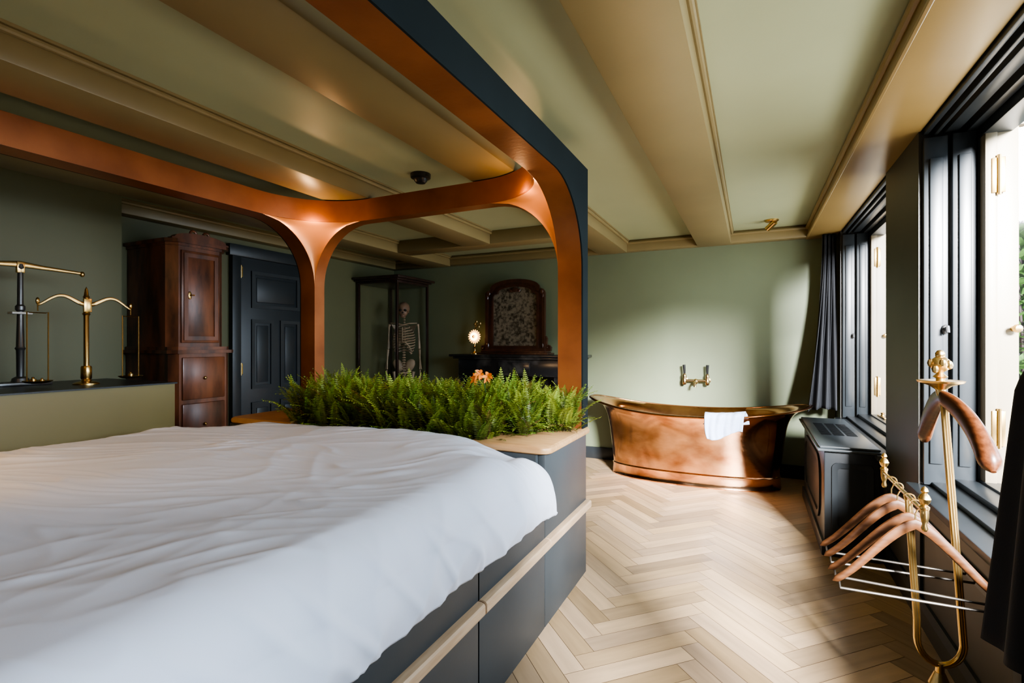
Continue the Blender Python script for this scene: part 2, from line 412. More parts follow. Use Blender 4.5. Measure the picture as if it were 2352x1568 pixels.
def make_duvet():
    xc, w, r = -1.865, .962, .125
    T = w+PI/2*r+.15
    def ridge(x, y, s): return (1-min(1, abs(noise.noise(Vector((x, y, s))))*2.2))**2.6
    def f(a, b):
        u = -T+2*T*a
        s = 1 if u > 0 else -1; q = abs(u)
        if q < w: x = q; dx = 0; k = 0
        elif q < w+PI/2*r:
            th = (q-w)/r; x = w+r*math.sin(th); dx = r*(1-math.cos(th)); k = th/(PI/2)
        else: x = w+r+.014*math.sin((q-w-PI/2*r)/.15*PI)-.010*((q-w-PI/2*r)/.15)**2; dx = r+(q-w-PI/2*r); k = 1
        yl = 2.16*b; yf = 1.96; ry = .10
        if yl < yf: y = yl; dy = 0
        else:
            th = min((yl-yf)/ry, PI/2); y = yf+ry*math.sin(th); dy = ry*(1-math.cos(th))*.75
        y -= .10*(1-b)
        # soft rounded far corners
        cx_ = max(0, min(1, (q-(w-.34))/.34)); cy_ = max(0, min(1, (yl-1.62)/.34))
        cd = (cx_*cx_*(3-2*cx_))*(cy_*cy_*(3-2*cy_))
        y -= .05*cx_**2*cy_
        top = .858-.03*(1 if s < 0 else 0)*min(q,1)-.062*cd*(1-.8*k)
        px, py = u, y                       # cloth coordinates
        wx = px+.30*noise.noise(Vector((px*1.3,py*1.3,7))); wy = py+.20*noise.noise(Vector((px*1.7,py*1.7,2)))
        ca, sa = math.cos(-.40), math.sin(-.40)
        ax, ay = wx*ca-wy*sa, wx*sa+wy*ca
        m1 = max(.15, min(1, .5+.9*noise.noise(Vector((px*1.1+3,py*1.4,5)))))
        m2 = max(.05, min(1, .35+1.3*noise.noise(Vector((px*1.8,py*1.8,8)))))
        m3 = max(0, min(1, .35+1.4*noise.noise(Vector((px*2.2+8,py*2.2,3)))))
        r1 = ridge(ax*1.0, ay*3.0, 1.7)*.009*m1
        r2 = ridge(ax*1.6+5, ay*5.6, 4.4)*.0085*m2
        r3 = ridge(ax*2.4+9, ay*10.5-ax*1.5, 6.4)*.0080*m3
        r5 = ridge(ax*4.0+9, ay*18+ax*3, 2.4)*.0045*max(0, min(1, .4+1.3*noise.noise(Vector((px*2.0+1,py*2.0,13)))))
        r4 = ridge(ay*2.6+2, ax*3.6+4, 9.4)*.007*max(0, noise.noise(Vector((px*1.5,py*1.5,12)))+.2)
        soft = .017*noise.noise(Vector((px*1.2, py*1.4, 9)))
        fl = 1-.6*k
        z = top-dx-dy+fl*(r1+r2+r3+r4+r5+soft-.006)
        fold = noise.noise(Vector((y*3.0, dx*2, 6)))
        fr = ridge(y*4.2+dx*4.5, dx*2.5, 3.3)*.012+ridge(y*9-dx*6, dx*3, 5.3)*.008
        X = xc+s*(x+k*(.010*fold+fr-.006))
        z += k*.008*noise.noise(Vector((y*2.2,1,2)))
        return Vector((X, y, max(z, .575+.006*fold)))
    o = single(MB().grid(380, 360, f), 'duvet', m_linen, 'rumpled white duvet spread over the canopy bed', 'duvet', ang=180)
    md = o.modifiers.new('thick','SOLIDIFY'); md.thickness = .012; md.offset = 1
make_duvet()

# ferns
single(MB().grid(40, 16, lambda a, b: Vector((-2.418+1.216*a, 2.082+.571*b, .765+.012*noise.noise(Vector((a*30,b*14,0)))))), 'soil', m_soil, 'dark potting soil filling the planter at the bed foot', 'soil', 'stuff')
def fern_mesh(seed):
    rnd = random.Random(seed); mb = MB(); bm = mb.bm
    uv = bm.loops.layers.uv.new('UVMap'); cl = bm.loops.layers.float_color.new('tone')
    Z = Vector((0,0,1))
    def face(vs, c):
        f = bm.faces.new([bm.verts.new(v) for v in vs])
        for lp in f.loops: lp[cl] = c; lp[uv].uv = (lp.vert.co.x*3, lp.vert.co.y*3+lp.vert.co.z)
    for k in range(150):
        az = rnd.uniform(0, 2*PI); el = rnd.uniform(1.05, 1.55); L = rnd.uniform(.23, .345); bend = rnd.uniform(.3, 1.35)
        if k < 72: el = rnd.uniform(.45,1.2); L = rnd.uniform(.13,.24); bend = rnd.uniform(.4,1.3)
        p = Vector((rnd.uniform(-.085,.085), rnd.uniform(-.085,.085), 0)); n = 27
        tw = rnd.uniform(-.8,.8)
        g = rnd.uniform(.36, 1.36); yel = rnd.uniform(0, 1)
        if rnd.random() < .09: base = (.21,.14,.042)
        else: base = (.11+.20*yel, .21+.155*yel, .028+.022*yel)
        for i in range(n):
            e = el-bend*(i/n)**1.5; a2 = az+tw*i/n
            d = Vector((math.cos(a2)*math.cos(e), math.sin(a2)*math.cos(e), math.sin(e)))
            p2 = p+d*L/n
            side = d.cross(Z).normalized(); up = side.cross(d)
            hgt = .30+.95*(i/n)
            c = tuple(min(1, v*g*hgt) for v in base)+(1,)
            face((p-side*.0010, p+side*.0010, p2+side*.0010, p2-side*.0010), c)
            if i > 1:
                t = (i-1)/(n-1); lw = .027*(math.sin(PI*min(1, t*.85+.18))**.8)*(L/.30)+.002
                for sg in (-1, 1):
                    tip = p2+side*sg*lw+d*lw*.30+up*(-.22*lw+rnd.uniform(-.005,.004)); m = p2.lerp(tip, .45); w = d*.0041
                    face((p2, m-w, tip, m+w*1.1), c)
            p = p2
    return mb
protos = []
k = 0
rnd = random.Random(11)
for row, (yy, n, xa, xb) in enumerate(((2.18,9,-2.42,-1.16),(2.35,11,-2.47,-.98),(2.50,12,-2.57,-.84))):
    for i in range(n):
        x = xa+(i+.5)/n*(xb-xa)+rnd.uniform(-.03,.03)
        if k < 4:
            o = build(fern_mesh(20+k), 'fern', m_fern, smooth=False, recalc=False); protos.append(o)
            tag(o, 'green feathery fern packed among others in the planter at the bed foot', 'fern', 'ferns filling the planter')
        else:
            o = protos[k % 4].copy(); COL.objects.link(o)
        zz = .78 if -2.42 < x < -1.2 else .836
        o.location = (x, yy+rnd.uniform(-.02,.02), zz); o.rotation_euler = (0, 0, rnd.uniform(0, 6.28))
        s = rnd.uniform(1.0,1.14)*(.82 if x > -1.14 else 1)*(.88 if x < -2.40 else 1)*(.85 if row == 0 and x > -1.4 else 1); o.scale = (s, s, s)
        k += 1
# lily
lx, ly, lz = -1.31, 2.36, 1.125
li = thing('orange_lily', 'orange lily flower rising out of the ferns', 'flower', (lx,ly+.05,.79))
build(MB().tube([(lx,ly+.06,.79),(lx,ly+.05,1.0),(lx,ly+.01,lz)], .004, 6), 'stem', m_stem, li)
for ci, (cx, cy, cz, ax) in enumerate(((lx,ly-.01,lz+.01,-2.0),(lx+.034,ly+.01,lz-.005,-.8),(lx-.030,ly,lz-.01,2.6))):
    mb = MB()
    for q in range(6):
        a = q*PI/3+ci
        dv = Vector((math.cos(ax)*.4+math.cos(a)*.8, math.sin(ax)*.4-.35+.25*math.sin(a), math.sin(a)*.75+.1)).normalized()
        sd = dv.cross(Vector((.5,-.8,.4))).normalized()
        mb.loft([[Vector((cx,cy,cz))+dv*t*.044+sd*w*s+Vector((0,0,-.012*t*t)) for s in (-1,0,1)] for t, w in ((.05,.003),(.35,.0095),(.7,.008),(1,.001))], closed=False)
    build(mb, 'bloom', m_orange, li)

# ------------------------------------------------------------------ bath
TX, TY = -.52, 5.07
def plan(a, b, th, e=2.35):
    c, s = math.cos(th), math.sin(th)
    return (math.copysign(abs(c)**(2/e), c)*a, math.copysign(abs(s)**(2/e), s)*b)
A = lambda f: .748+.078*f**1.1+.149*f**9
B = lambda f: .285+.040*f**1.2+.050*f**7
rimz = lambda x: .638+.108*(abs(x)/.975)**2.3
Z0 = .115
NB = 72
tub = thing('bathtub', 'freestanding copper bathtub with raised ends by the back wall', 'bathtub', (TX,TY,0))
rings = []
for k in range(19):
    f = k/18; rg = []
    for j in range(NB):
        th = 2*PI*j/NB; x, y = plan(A(f), B(f), th); xr, _ = plan(A(1), B(1), th)
        rg.append(Vector((TX+x, TY+y, Z0+f*(rimz(xr)-Z0))))
    rings.append(rg)
for k in range(19):
    f = 1-k/18*.9; rg = []
    for j in range(NB):
        th = 2*PI*j/NB; x, y = plan(A(f)-.018-.04*(1-f), B(f)-.018-.03*(1-f), th); xr, _ = plan(A(1), B(1), th)
        rg.append(Vector((TX+x, TY+y, Z0+f*(rimz(xr)-Z0)+.004)))
    rings.append(rg)
build(MB().loft(rings), 'basin', m_tub, tub, ang=60)
pts = []
for j in range(NB):
    x, y = plan(A(1)+.008, B(1)+.008, 2*PI*j/NB); pts.append((TX+x, TY+y, rimz(x)+.002))
build(MB().tube(pts, [(.010,.018)]*NB, 10, loop=True), 'rolled_rim', m_rim, tub, 'darker rolled copper rim')
rings = []
for z, o in ((0,.014),(.010,.016),(.016,.013),(.098,.010),(.104,.013),(.112,.014),(.119,.008),(.124,.0)):
    rings.append([Vector((TX+plan(.742+o,.285+o,2*PI*j/NB)[0], TY+plan(.742+o,.285+o,2*PI*j/NB)[1], z)) for j in range(NB)])
build(MB().loft(rings), 'plinth', m_tub, tub)
def towel(a, b):
    x = -.39+.36*a
    xr = x-TX; y0 = TY-(B(1)+.008)*(1-(abs(xr)/(A(1)+.008))**2.35)**(1/2.35); z0 = rimz(xr)
    L = -.13+(.345+.035*math.sin(a*4.4+.6))*b   # arc length over the rim: inside negative
    if L < -.04: y, z = y0+.045, z0+.03+(L+.04)
    elif L < .06:
        t = (L+.04)/.10; y, z = y0+.045*math.cos(PI*t), z0+.005+.032*math.sin(PI*t)+.02*(1-t)
    else: y, z = y0-.045+.02*(L-.06), z0+.005-(L-.06)
    wv = .008*math.sin(a*15+b*4)+.005*math.sin(a*31+b*3)
    z += .018*math.sin(a*3.0)*(b-.5)
    return Vector((x+.012*math.sin(b*5+a*2)+(.5-a)*.10*b*b, y-wv*(1 if b > .4 else -1)-.004, z))
o = single(MB().grid(40, 40, towel), 'towel', m_towel, 'pale blue grey towel draped over the front rim of the copper bath', 'towel', ang=180)
md = o.modifiers.new('thick','SOLIDIFY'); md.thickness = .012; md.offset = 0

fa = thing('bath_tap', 'brass wall mounted bath tap with black levers above the bath', 'tap', (-.516,5.5,.917))
ROT = Matrix.Rotation(PI/2,4,'X')
mb = MB().tube([(-.625,5.42,.915),(-.405,5.42,.915)], .013, 12).ell((-.516,5.42,.905),.025,.025,.03)
mb.tube([(-.516,5.42,.905),(-.516,5.36,.90),(-.516,5.335,.885),(-.516,5.33,.855)], [.013,.012,.012,.014], 12)
build(mb, 'body', m_tap, fa)
for s in (-1, 1):
    x = -.516+s*.11
    build(MB().lathe([(.030,0),(.028,.01),(.013,.016),(.012,.08),(.015,.09)], (x,5.502,.915), ROT, 16), 'wall_flange', m_tap, fa)
    build(MB().lathe([(.014,-.055),(.021,-.042),(.021,-.01),(.015,.01),(.020,.03),(.017,.05),(.010,.058),(.010,.07)], (x,5.42,.925), None, 16), 'valve', m_tap, fa)
    build(MB().tube([(x,5.42,.985),(x,5.415,1.02),(x+s*.003,5.41,1.075)], [.011,.013,.015], 10), 'lever', m_black, fa, 'black lever')

# ------------------------------------------------------------------ radiator cover
rc = thing('radiator_cover', 'charcoal radiator cover with slotted top under the far window', 'radiator cover', (.535,4.23,0))
build(MB().box(.40,.684,3.60,4.88,.0,.64,.008).box(.385,.684,3.585,4.895,0,.09,.006), 'body', m_dark, rc)
mb = MB().box(.362,.684,3.565,4.915,.64,.656,.006).box(.375,.684,3.58,4.90,.656,.672,.007)
tp = build(mb, 'top', m_rtop, rc)
mb = MB()
for i in range(3):
    for j in range(16):
        mb.box(.43+i*.075,.49+i*.075,4.02+j*.035,4.036+j*.035,.6715,.6745)
build(mb, 'grille', m_black, tp)
def stad(y0, y1, z0, z1, r):
    return arc(y1-r,z0+r,r,-90,0,6)+arc(y1-r,z1-r,r,0,90,6)+arc(y0+r,z1-r,r,90,180,6)+arc(y0+r,z0+r,r,180,270,6)
build(MB().ring(stad(3.75,4.73,.15,.57,.15), stad(3.79,4.69,.19,.53,.11), 'yz', .388, .402), 'front_moulding', m_dark, rc)
build(MB().ring(stad(.44,.65,.15,.57,.03), stad(.47,.62,.18,.54,.02), 'xz', 3.59, 3.602), 'end_moulding', m_dark, rc)

# ------------------------------------------------------------------ curtains
def curtain(name, label, fn, nu=120, nv=60):
    o = single(MB().grid(nu, nv, fn), name, m_curt, label, 'curtain', ang=180)
    md = o.modifiers.new('thick','SOLIDIFY'); md.thickness = .006; md.offset = 0
def far_c(a, b):
    z = 2.275-1.585*b; w = b**1.6
    x0 = .575-.145*w; x1 = .675+.005*w
    ph = a*PI*13
    x = x0+(x1-x0)*a
    y = 5.30-.10*w+(.022+.02*b)*math.sin(ph)+.03*(a-.5)-.10*b*b*(1-a)
    x += (.006+.008*b)*math.sin(ph*.5+b*2)
    return Vector((x, y, z+.02*math.sin(a*4)*b+.03*b*a))
curtain('curtain', 'charcoal curtain gathered in the corner beside the bath', far_c)
def near_c(a, b):
    z = 2.275-1.615*b; w = min(1, b/.66)**2; e = max(0, (b-.60)/.40)
    y0 = .86; y1 = 1.16+.27*w-.01*e
    y = y0+(y1-y0)*a
    x = .60-.03*w-.05*w*a+(.022+.01*b)*math.sin(a*PI*9)*(1-a**6)-.07*e*a**2
    return Vector((x, y, z-.02*b*(1-a)))
curtain('curtain', 'near black curtain at the edge of the close window', near_c)

# ------------------------------------------------------------------ valet stand with hangers
VY = 2.05
vs_ = thing('valet_stand', 'brass valet stand with wooden jacket form under the near window', 'valet stand', (.53,VY,0))
mb = MB()
lp = [(.465,VY,.785),(.475,VY,.6),(.487,VY,.40)]
cxu, ru = .546, .059
ctr = [(cxu-ru*math.cos(PI*k/12), VY, .34-ru*1.3*math.sin(PI*k/12)) for k in range(13)]
rp = [(.600,VY,.42),(.588,VY,.62),(.572,VY,.86),(.555,VY,1.13)]
mb.tube(lp+ctr+rp, .0105, 12)
for dx in (-.006,.006):
    mb.tube([(p[0]+dx,p[1]-.008,p[2]) for p in lp+ctr+rp], .0034, 6)
build(mb, 'frame_tube', m_brass, vs_)
build(MB().tube([(.546,VY,.27),(.546,VY,.16),(.546,VY,.03)], [.012,.014,.016], 12).lathe([(.03,.20),(.022,.22),(.014,.24)], (.546,VY,0)), 'stem', m_brass, vs_)
build(MB().lathe([(.11,0),(.11,.012),(.09,.024),(.03,.035),(.018,.05)], (.546,VY,0), None, 28), 'base', m_brass, vs_)
build(MB().tube([(.46,1.85,.80),(.46,2.37,.80)], .0065, 12).tube([(.46,VY,.8),(.466,VY,.775)],.010,10), 'hanger_rail', m_brass, vs_)
fin = [(.006,0),(.013,.003),(.013,.008),(.007,.013),(.013,.022),(.016,.032),(.011,.043),(.006,.048),(.010,.055),(.007,.063),(0,.069)]
for y in (1.86, 2.36):
    build(MB().lathe([(.006,-.056),(.009,-.048),(.006,-.036),(.009,-.024),(.011,-.012),(.011,.008),(.006,.012)], (.46,y,.80), None, 16).lathe(fin, (.46,y,.808), None, 16), 'finial', m_brass, vs_)
build(MB().lathe([(.010,1.13),(.014,1.15),(.03,1.162),(.058,1.172),(.062,1.178),(.056,1.180),(.03,1.174),(.012,1.176),(.012,1.19)], (.548,VY,0), None, 28), 'dish', m_brass, vs_)
mb = MB().lathe([(.010,0),(.02,.006),(.012,.014),(.008,.02),(.022,.03),(.028,.045),(.024,.06),(.012,.07),(0,.074)], (.547,VY,1.185), None, 16)
for q in range(8):
    a = q*PI/4
    mb.ell((.547+.024*math.cos(a), VY+.024*math.sin(a), 1.228+.012*math.sin(q*2.2)), .010,.010,.014, 8)
mb.ell((.547,VY,1.262),.014,.014,.016,10)
build(mb, 'ornate_finial', m_brass, vs_)
# jacket form: a broad curved wooden blade, its near arm curving down towards the viewer
mb = MB(); pts = []; rs = []
for i in range(49):
    t = -1+2*i/48; q = abs(t)
    z = 1.122-.02*q-.155*q**1.7
    pts.append((.550+(.045*math.sin(q*PI*.5) if t < 0 else .004*q), VY+(.25 if t < 0 else .21)*t, z))
    e = 1 if q < .88 else math.sqrt(max(.05, 1-((q-.88)/.12)**2))
    rs.append(((.026+.012*math.sin(PI*min(1,q)))*e, (.013+.016*q**1.4)*e*(1 if t < 0 else .7)))
mb.tube(pts, rs, 18, up=(0,0,1))
build(mb, 'jacket_form', m_walnut, vs_)

def make_hanger():
    h = thing('coat_hanger', '', 'coat hanger')
    mb = MB(); pts = []; rs = []
    for i in range(41):
        t = -1+2*i/40; q = abs(t)
        z = -.062-.205*(.30*q+1.25*q**1.7-.55*q**3.2)
        pts.append((.222*t, .012*math.cos(PI*t)-.012, z))
        e = 1 if q < .94 else math.sqrt(max(.03, 1-((q-.94)/.06)**2))
        rs.append(((.0165-.0065*q)*e, (.007+.0035*q)*e))
    mb.tube(pts, rs, 12, up=(0,0,1))
    build(mb, 'shoulder_bar', m_hang, h, local=True)
    build(MB().tube([(-.20,-.02,-.288),(.20,-.02,-.288)], .0042, 8).tube([(-.20,-.02,-.288),(-.205,-.02,-.25)],.003,6).tube([(.20,-.02,-.288),(.205,-.02,-.25)],.003,6), 'trouser_bar', m_white, h, 'slim metallic trouser bar', local=True)
    hk = [(0,0,-.065),(0,0,-.03)]+[(.016*math.sin(a), 0, -.0125-.016*math.cos(a)+.010) for a in [R(20+k*24) for k in range(10)]]
    build(MB().tube(hk, .0024, 6), 'hook', m_brass, h, local=True)
    return h
h0 = make_hanger()
hl = ['wooden coat hanger nearest the front end of the brass rail', 'wooden coat hanger second from the front of the brass rail', 'wooden coat hanger third from the front of the brass rail', 'wooden coat hanger farthest back on the brass rail']
for i, (y, a) in enumerate(((1.93,.03),(2.00,-.06),(2.14,.04),(2.225,-.03))):
    o = h0 if i == 0 else copy_tree(h0)
    o.location = (.455, y, .803); o.rotation_euler = (0, 0, a)
    tag(o, hl[i], 'coat hanger', 'wooden hangers on the valet rail')

# ------------------------------------------------------------------ ceiling fittings
t = thing('ceiling_spotlight', 'small brass ceiling spotlight above the copper bath', 'ceiling light', (.16,5.05,2.40))
build(MB().lathe([(0,-.018),(.05,-.016),(.058,-.008),(.058,0)], (.16,5.05,2.40)), 'ceiling_plate', m_brass, t)
build(MB().tube([(.16,5.05,2.385),(.16,5.05,2.355)], .009, 8).tube([(.185,5.02,2.375),(.125,5.07,2.325)], .026, 16), 'lamp_head', m_brass, t)
t = thing('ceiling_detector', 'black dome fitting on the ceiling over the bed foot', 'ceiling fitting', (-1.95,2.69,2.40))
build(MB().lathe([(.0,-.062),(.03,-.058),(.042,-.045),(.045,-.03)], (-1.95,2.69,2.40)), 'dome', m_black, t)
build(MB().lathe([(.05,-.032),(.064,-.026),(.066,0)], (-1.95,2.69,2.40)), 'ring_base', m_black, t)

# ------------------------------------------------------------------ cupboard
cb = thing('bureau_cabinet', 'tall polished mahogany cabinet with scrolled top beside the door', 'cabinet', (-4.13,2.46,0))
def cant(x0, x1, y0, y1, c): return [(x0,y0),(x1-c,y0),(x1,y0+c),(x1,y1-c),(x1-c,y1),(x0,y1)]
build(MB().prism(cant(-4.42,-3.80,2.21,2.72,.05),'xy',0,.10).prism(cant(-4.42,-3.83,2.23,2.70,.05),'xy',.10,1.22), 'lower_case', m_mahog, cb)
build(MB().prism(cant(-4.42,-3.80,2.205,2.725,.05),'xy',1.22,1.245).prism(cant(-4.42,-3.83,2.225,2.705,.05),'xy',1.245,1.27), 'waist_moulding', m_mahog, cb)
build(MB().prism(cant(-4.42,-3.87,2.24,2.68,.06),'xy',1.27,2.03), 'upper_case', m_mahog, cb)
build(MB().prism(cant(-4.42,-3.855,2.23,2.69,.06),'xy',2.03,2.05).prism(cant(-4.42,-3.83,2.21,2.71,.06),'xy',2.05,2.075), 'cornice', m_mahog, cb)
pd = [(2.24,2.075),(2.68,2.075),(2.68,2.085)]+[(2.46+.20*math.cos(PI*k/16), 2.09+.045*math.sin(PI*k/16)) for k in range(17)]+[(2.24,2.085)]
mb = MB().prism(pd,'yz',-3.90,-3.845)
for s in (-1,1):
    mb.tube([(-3.87,2.46+s*(.05+.022*math.cos(a)), 2.135+.022*math.sin(a)) for a in [k*PI/6 for k in range(13)]], .010, 8)
build(mb, 'pediment', m_mahog, cb)
dr = build(MB().box(-3.872,-3.855,2.315,2.61,1.30,2.0,.005).ring([(2.33,1.32),(2.595,1.32),(2.595,1.98),(2.33,1.98)], [(2.36,1.35),(2.565,1.35),(2.565,1.95),(2.36,1.95)], 'yz', -3.857,-3.847), 'upper_door', m_mahog, cb)
build(MB().ell((-3.845,2.37,1.66),.004,.014,.03).tube([(-3.845,2.37,1.66),(-3.82,2.37,1.66),(-3.81,2.385,1.66)],.005,6), 'escutcheon', m_brass, dr)
for z0, z1 in ((.14,.48),(.51,.84),(.87,1.19)):
    dw = build(MB().box(-3.835,-3.815,2.30,2.63,z0,z1,.006), 'drawer', m_mahog, cb)
    build(MB().ell((-3.81,2.465,(z0+z1)/2),.012,.014,.014,10), 'knob', m_brass, dw)

# ------------------------------------------------------------------ display case + skeleton
X1, X2, Y1, Y2 = -4.40, -3.78, 4.75, 5.39
dc = thing('display_case', 'tall glazed dark wood case holding a skeleton in the corner', 'display case', (-4.09,5.07,0))
build(MB().box(X1,X2,Y1,Y2,0,.40,.006).box(X1-.01,X2+.02,Y1-.02,Y2+.01,.40,.43,.005), 'plinth', m_darkwood, dc)
for x in (X1,X2-.030):
    for y in (Y1,Y2-.030):
        build(MB().box(x,x+.030,y,y+.030,.43,2.03,.004), 'post', m_darkwood, dc)
build(MB().box(X1,X2,Y1,Y2,2.02,2.05,.004).box(X1-.015,X2+.035,Y1-.035,Y2+.015,2.05,2.07,.006).box(X1-.02,X2+.07,Y1-.07,Y2+.04,2.07,2.10,.008), 'top', m_darkwood, dc)
build(MB().box(X1+.030,X2-.030,Y1+.010,Y1+.015,.43,2.02), 'front_pane', m_cglass, dc)
build(MB().box(X2-.015,X2-.010,Y1+.030,Y2-.030,.43,2.02), 'side_pane', m_cglass, dc)

sk = thing('skeleton', 'human skeleton with brown skull standing inside the glazed case', 'skeleton', (-3.995,5.15,.455), .50)
SZ = -.43
def z_(v): return v+SZ
mb = MB().ell((0,.012,z_(1.715)),.074,.092,.080,20).ell((0,-.035,z_(1.66)),.058,.050,.055,16).ell((0,-.058,z_(1.615)),.036,.03,.026,12)
mb.ell((.062,-.03,z_(1.665)),.012,.04,.012,10).ell((-.062,-.03,z_(1.665)),.012,.04,.012,10)
s0 = build(mb, 'skull', m_skull, sk, local=True)
mb = MB().ell((.030,-.072,z_(1.685)),.020,.014,.017,12).ell((-.030,-.072,z_(1.685)),.020,.014,.017,12).ell((0,-.083,z_(1.655)),.010,.008,.014,10)
build(mb, 'eye_socket', m_black, s0, local=True)
mb = MB()
for i in range(24):
    z = z_(1.60-.032*i); y = .03+.025*math.sin(i*.28)
    mb.ell((0,y,z),.016+.0005*i,.016,.013,8)
build(mb, 'spine', m_bone, sk, local=True)
mb = MB()
for i in range(11):
    zc = 1.50-.032*i; w = (.075,.10,.12,.132,.138,.14,.138,.135,.13,.12,.10)[i]; dp = (.05,.07,.085,.095,.10,.105,.105,.10,.09,.07,.05)[i]
    op = 0 if i < 7 else .25+.22*(i-7)
    for s in (-1,1):
        pts = []
        for k in range(13):
            a = R(80)-(PI-op-.12)*k/12+.0
            pts.append((s*w*math.cos(a), .035-.03+dp*math.sin(a)+.0, z_(zc-.055*(k/12)+(.03 if k > 10 and i > 5 else 0))))
        mb.tube(pts, .0082, 6)
mb.tube([(0,-.10,z_(1.47)),(0,-.112,z_(1.38)),(0,-.115,z_(1.28))], [(.006,.018),(.006,.014),(.004,.010)], 8)
build(mb, 'rib_cage', m_bone, sk, local=True)
mb = MB()
for s in (-1,1):
    mb.tube([(0,-.07,z_(1.50)),(s*.08,-.07,z_(1.52)),(s*.165,.0,z_(1.525))], .008, 6)
    mb.loft([[Vector((s*a,.06+d,z_(b))) for a, b, d in ((.07,1.49,.02),(.16,1.51,-.03),(.09,1.36,.02))], [Vector((s*a,.068+d,z_(b))) for a, b, d in ((.07,1.49,.02),(.16,1.51,-.03),(.09,1.36,.02))]])
build(mb, 'shoulder_girdle', m_bone, sk, local=True)
for s in (-1,1):
    mb = MB().tube([(s*.175,0,z_(1.51)),(s*.185,.0,z_(1.48)),(s*.19,.01,z_(1.35)),(s*.195,.015,z_(1.20))], [.020,.012,.010,.018], 8)
    mb.tube([(s*.20,.01,z_(1.19)),(s*.205,-.01,z_(1.05)),(s*.205,-.02,z_(.94))], [.013,.008,.010], 8).tube([(s*.188,.012,z_(1.19)),(s*.225,-.01,z_(.94))], .007, 6)
    for q in range(4): mb.tube([(s*.21,-.04+.015*q,z_(.93)),(s*.212,-.045+.017*q,z_(.84)),(s*.205,-.04+.015*q,z_(.76))], .005, 5)
    build(mb, 'arm_bones', m_bone, sk, local=True)
mb = MB()
for s in (-1,1):
    mb.ell((s*.075,.03,z_(.99)),.06,.022,.085,12,Matrix.Rotation(s*.5,4,'Y')).tube([(s*.09,.0,z_(.92)),(s*.03,-.05,z_(.89)),(0,-.05,z_(.90))], .014, 8)
mb.ell((0,.06,z_(.96)),.035,.02,.06,10)
build(mb, 'pelvis', m_bone, sk, local=True)
for s in (-1,1):
    mb = MB().tube([(s*.12,0,z_(.91)),(s*.105,0,z_(.80)),(s*.09,0,z_(.65)),(s*.085,0,z_(.60))], [.024,.015,.014,.024], 8)
    build(mb, 'thigh_bone', m_bone, sk, local=True)
build(MB().tube([(0,.05,-.02),(0,.05,z_(1.0))], .008, 8).box(-.14,.14,-.1,.14,-.025,-.012,.004), 'support_rod', m_steel, sk, local=True)

# ------------------------------------------------------------------ fireplace, mirror, lamp
fp = thing('mantelpiece', 'black marble mantelpiece against the back wall', 'mantelpiece', (-2.46,5.32,0))
build(MB().box(-3.29,-1.63,5.10,5.499,1.135,1.165,.008).box(-3.25,-1.67,5.13,5.499,1.11,1.135,.006), 'shelf', m_marble, fp)
build(MB().box(-3.20,-1.72,5.18,5.499,.92,1.11,.004).box(-2.66,-2.26,5.165,5.19,.95,1.08,.006), 'frieze', m_marble, fp)
for x in (-3.20,-1.97): build(MB().box(x,x+.25,5.18,5.499,0,.92,.004).box(x+.05,x+.20,5.168,5.185,.14,.86,.005).box(x-.015,x+.265,5.16,5.499,0,.10,.005), 'jamb', m_marble, fp)
build(MB().box(-2.95,-1.97,5.40,5.495,0,.92), 'fireback', m_black, fp)
def arch(cx, w, z0, z1, sh, n=16):
    p = [(cx-w/2,z0),(cx+w/2,z0),(cx+w/2,z1-sh)]
    rx = w/2-.06
    p += [(cx+w/2-.02,z1-sh+.025),(cx+rx,z1-sh+.03)]
    p += [(cx+rx*math.cos(PI*k/n), z1-sh+.03+(sh-.03)*math.sin(PI*k/n)**.8) for k in range(1,n)]
    p += [(cx-rx,z1-sh+.03),(cx-w/2+.02,z1-sh+.025),(cx-w/2,z1-sh)]
    return p
mr = thing('mirror', 'arched mahogany mirror with spotted antique glass on the mantelpiece', 'mirror', (-2.52,5.36,1.165))
mb = MB().ring(arch(-2.52,.74,1.20,2.035,.15), arch(-2.52,.57,1.26,1.965,.11), 'xz', 5.33,5.40)
mb.ring(arch(-2.52,.77,1.205,2.05,.155), arch(-2.52,.70,1.23,2.01,.14), 'xz', 5.315,5.345).ring(arch(-2.52,.61,1.245,1.985,.12), arch(-2.52,.565,1.265,1.96,.11), 'xz', 5.318,5.335)
build(mb, 'frame', m_mirr, mr)
build(MB().prism(arch(-2.52,.59,1.25,1.975,.115),'xz',5.345,5.355), 'glass', m_antique, mr)
build(MB().box(-2.97,-2.07,5.24,5.46,1.165,1.185,.005).box(-2.94,-2.10,5.26,5.44,1.185,1.205,.006), 'plinth', m_mirr, mr)
for s in (-1,1):
    mb = MB().prism([(-2.52+s*a, b) for a, b in ((.37,1.205),(.45,1.205),(.455,1.25),(.43,1.275),(.41,1.27),(.40,1.30),(.405,1.35),(.39,1.38),(.37,1.385))],'xz',5.335,5.38)
    mb.tube([(-2.52+s*(.428+.02*math.cos(a)), 5.335, 1.25+.02*math.sin(a)) for a in [k*PI/5 for k in range(11)]], .008, 8)
    build(mb, 'scroll_bracket', m_mirr, mr)
build(MB().ell((-2.52,5.33,1.925),.05,.012,.03,14).ell((-2.57,5.33,1.915),.025,.01,.02,10).ell((-2.47,5.33,1.915),.025,.01,.02,10), 'crest_carving', m_mirr, mr)
for s in (-1,1):
    build(MB().ell((-2.52+s*.345,5.318,1.895),.026,.012,.034,10).ell((-2.52+s*.36,5.318,1.845),.016,.010,.030,8), 'shoulder_carving', m_mirr, mr)
    build(MB().ell((-2.52+s*.355,5.318,1.27),.018,.010,.034,8), 'foot_carving', m_mirr, mr)

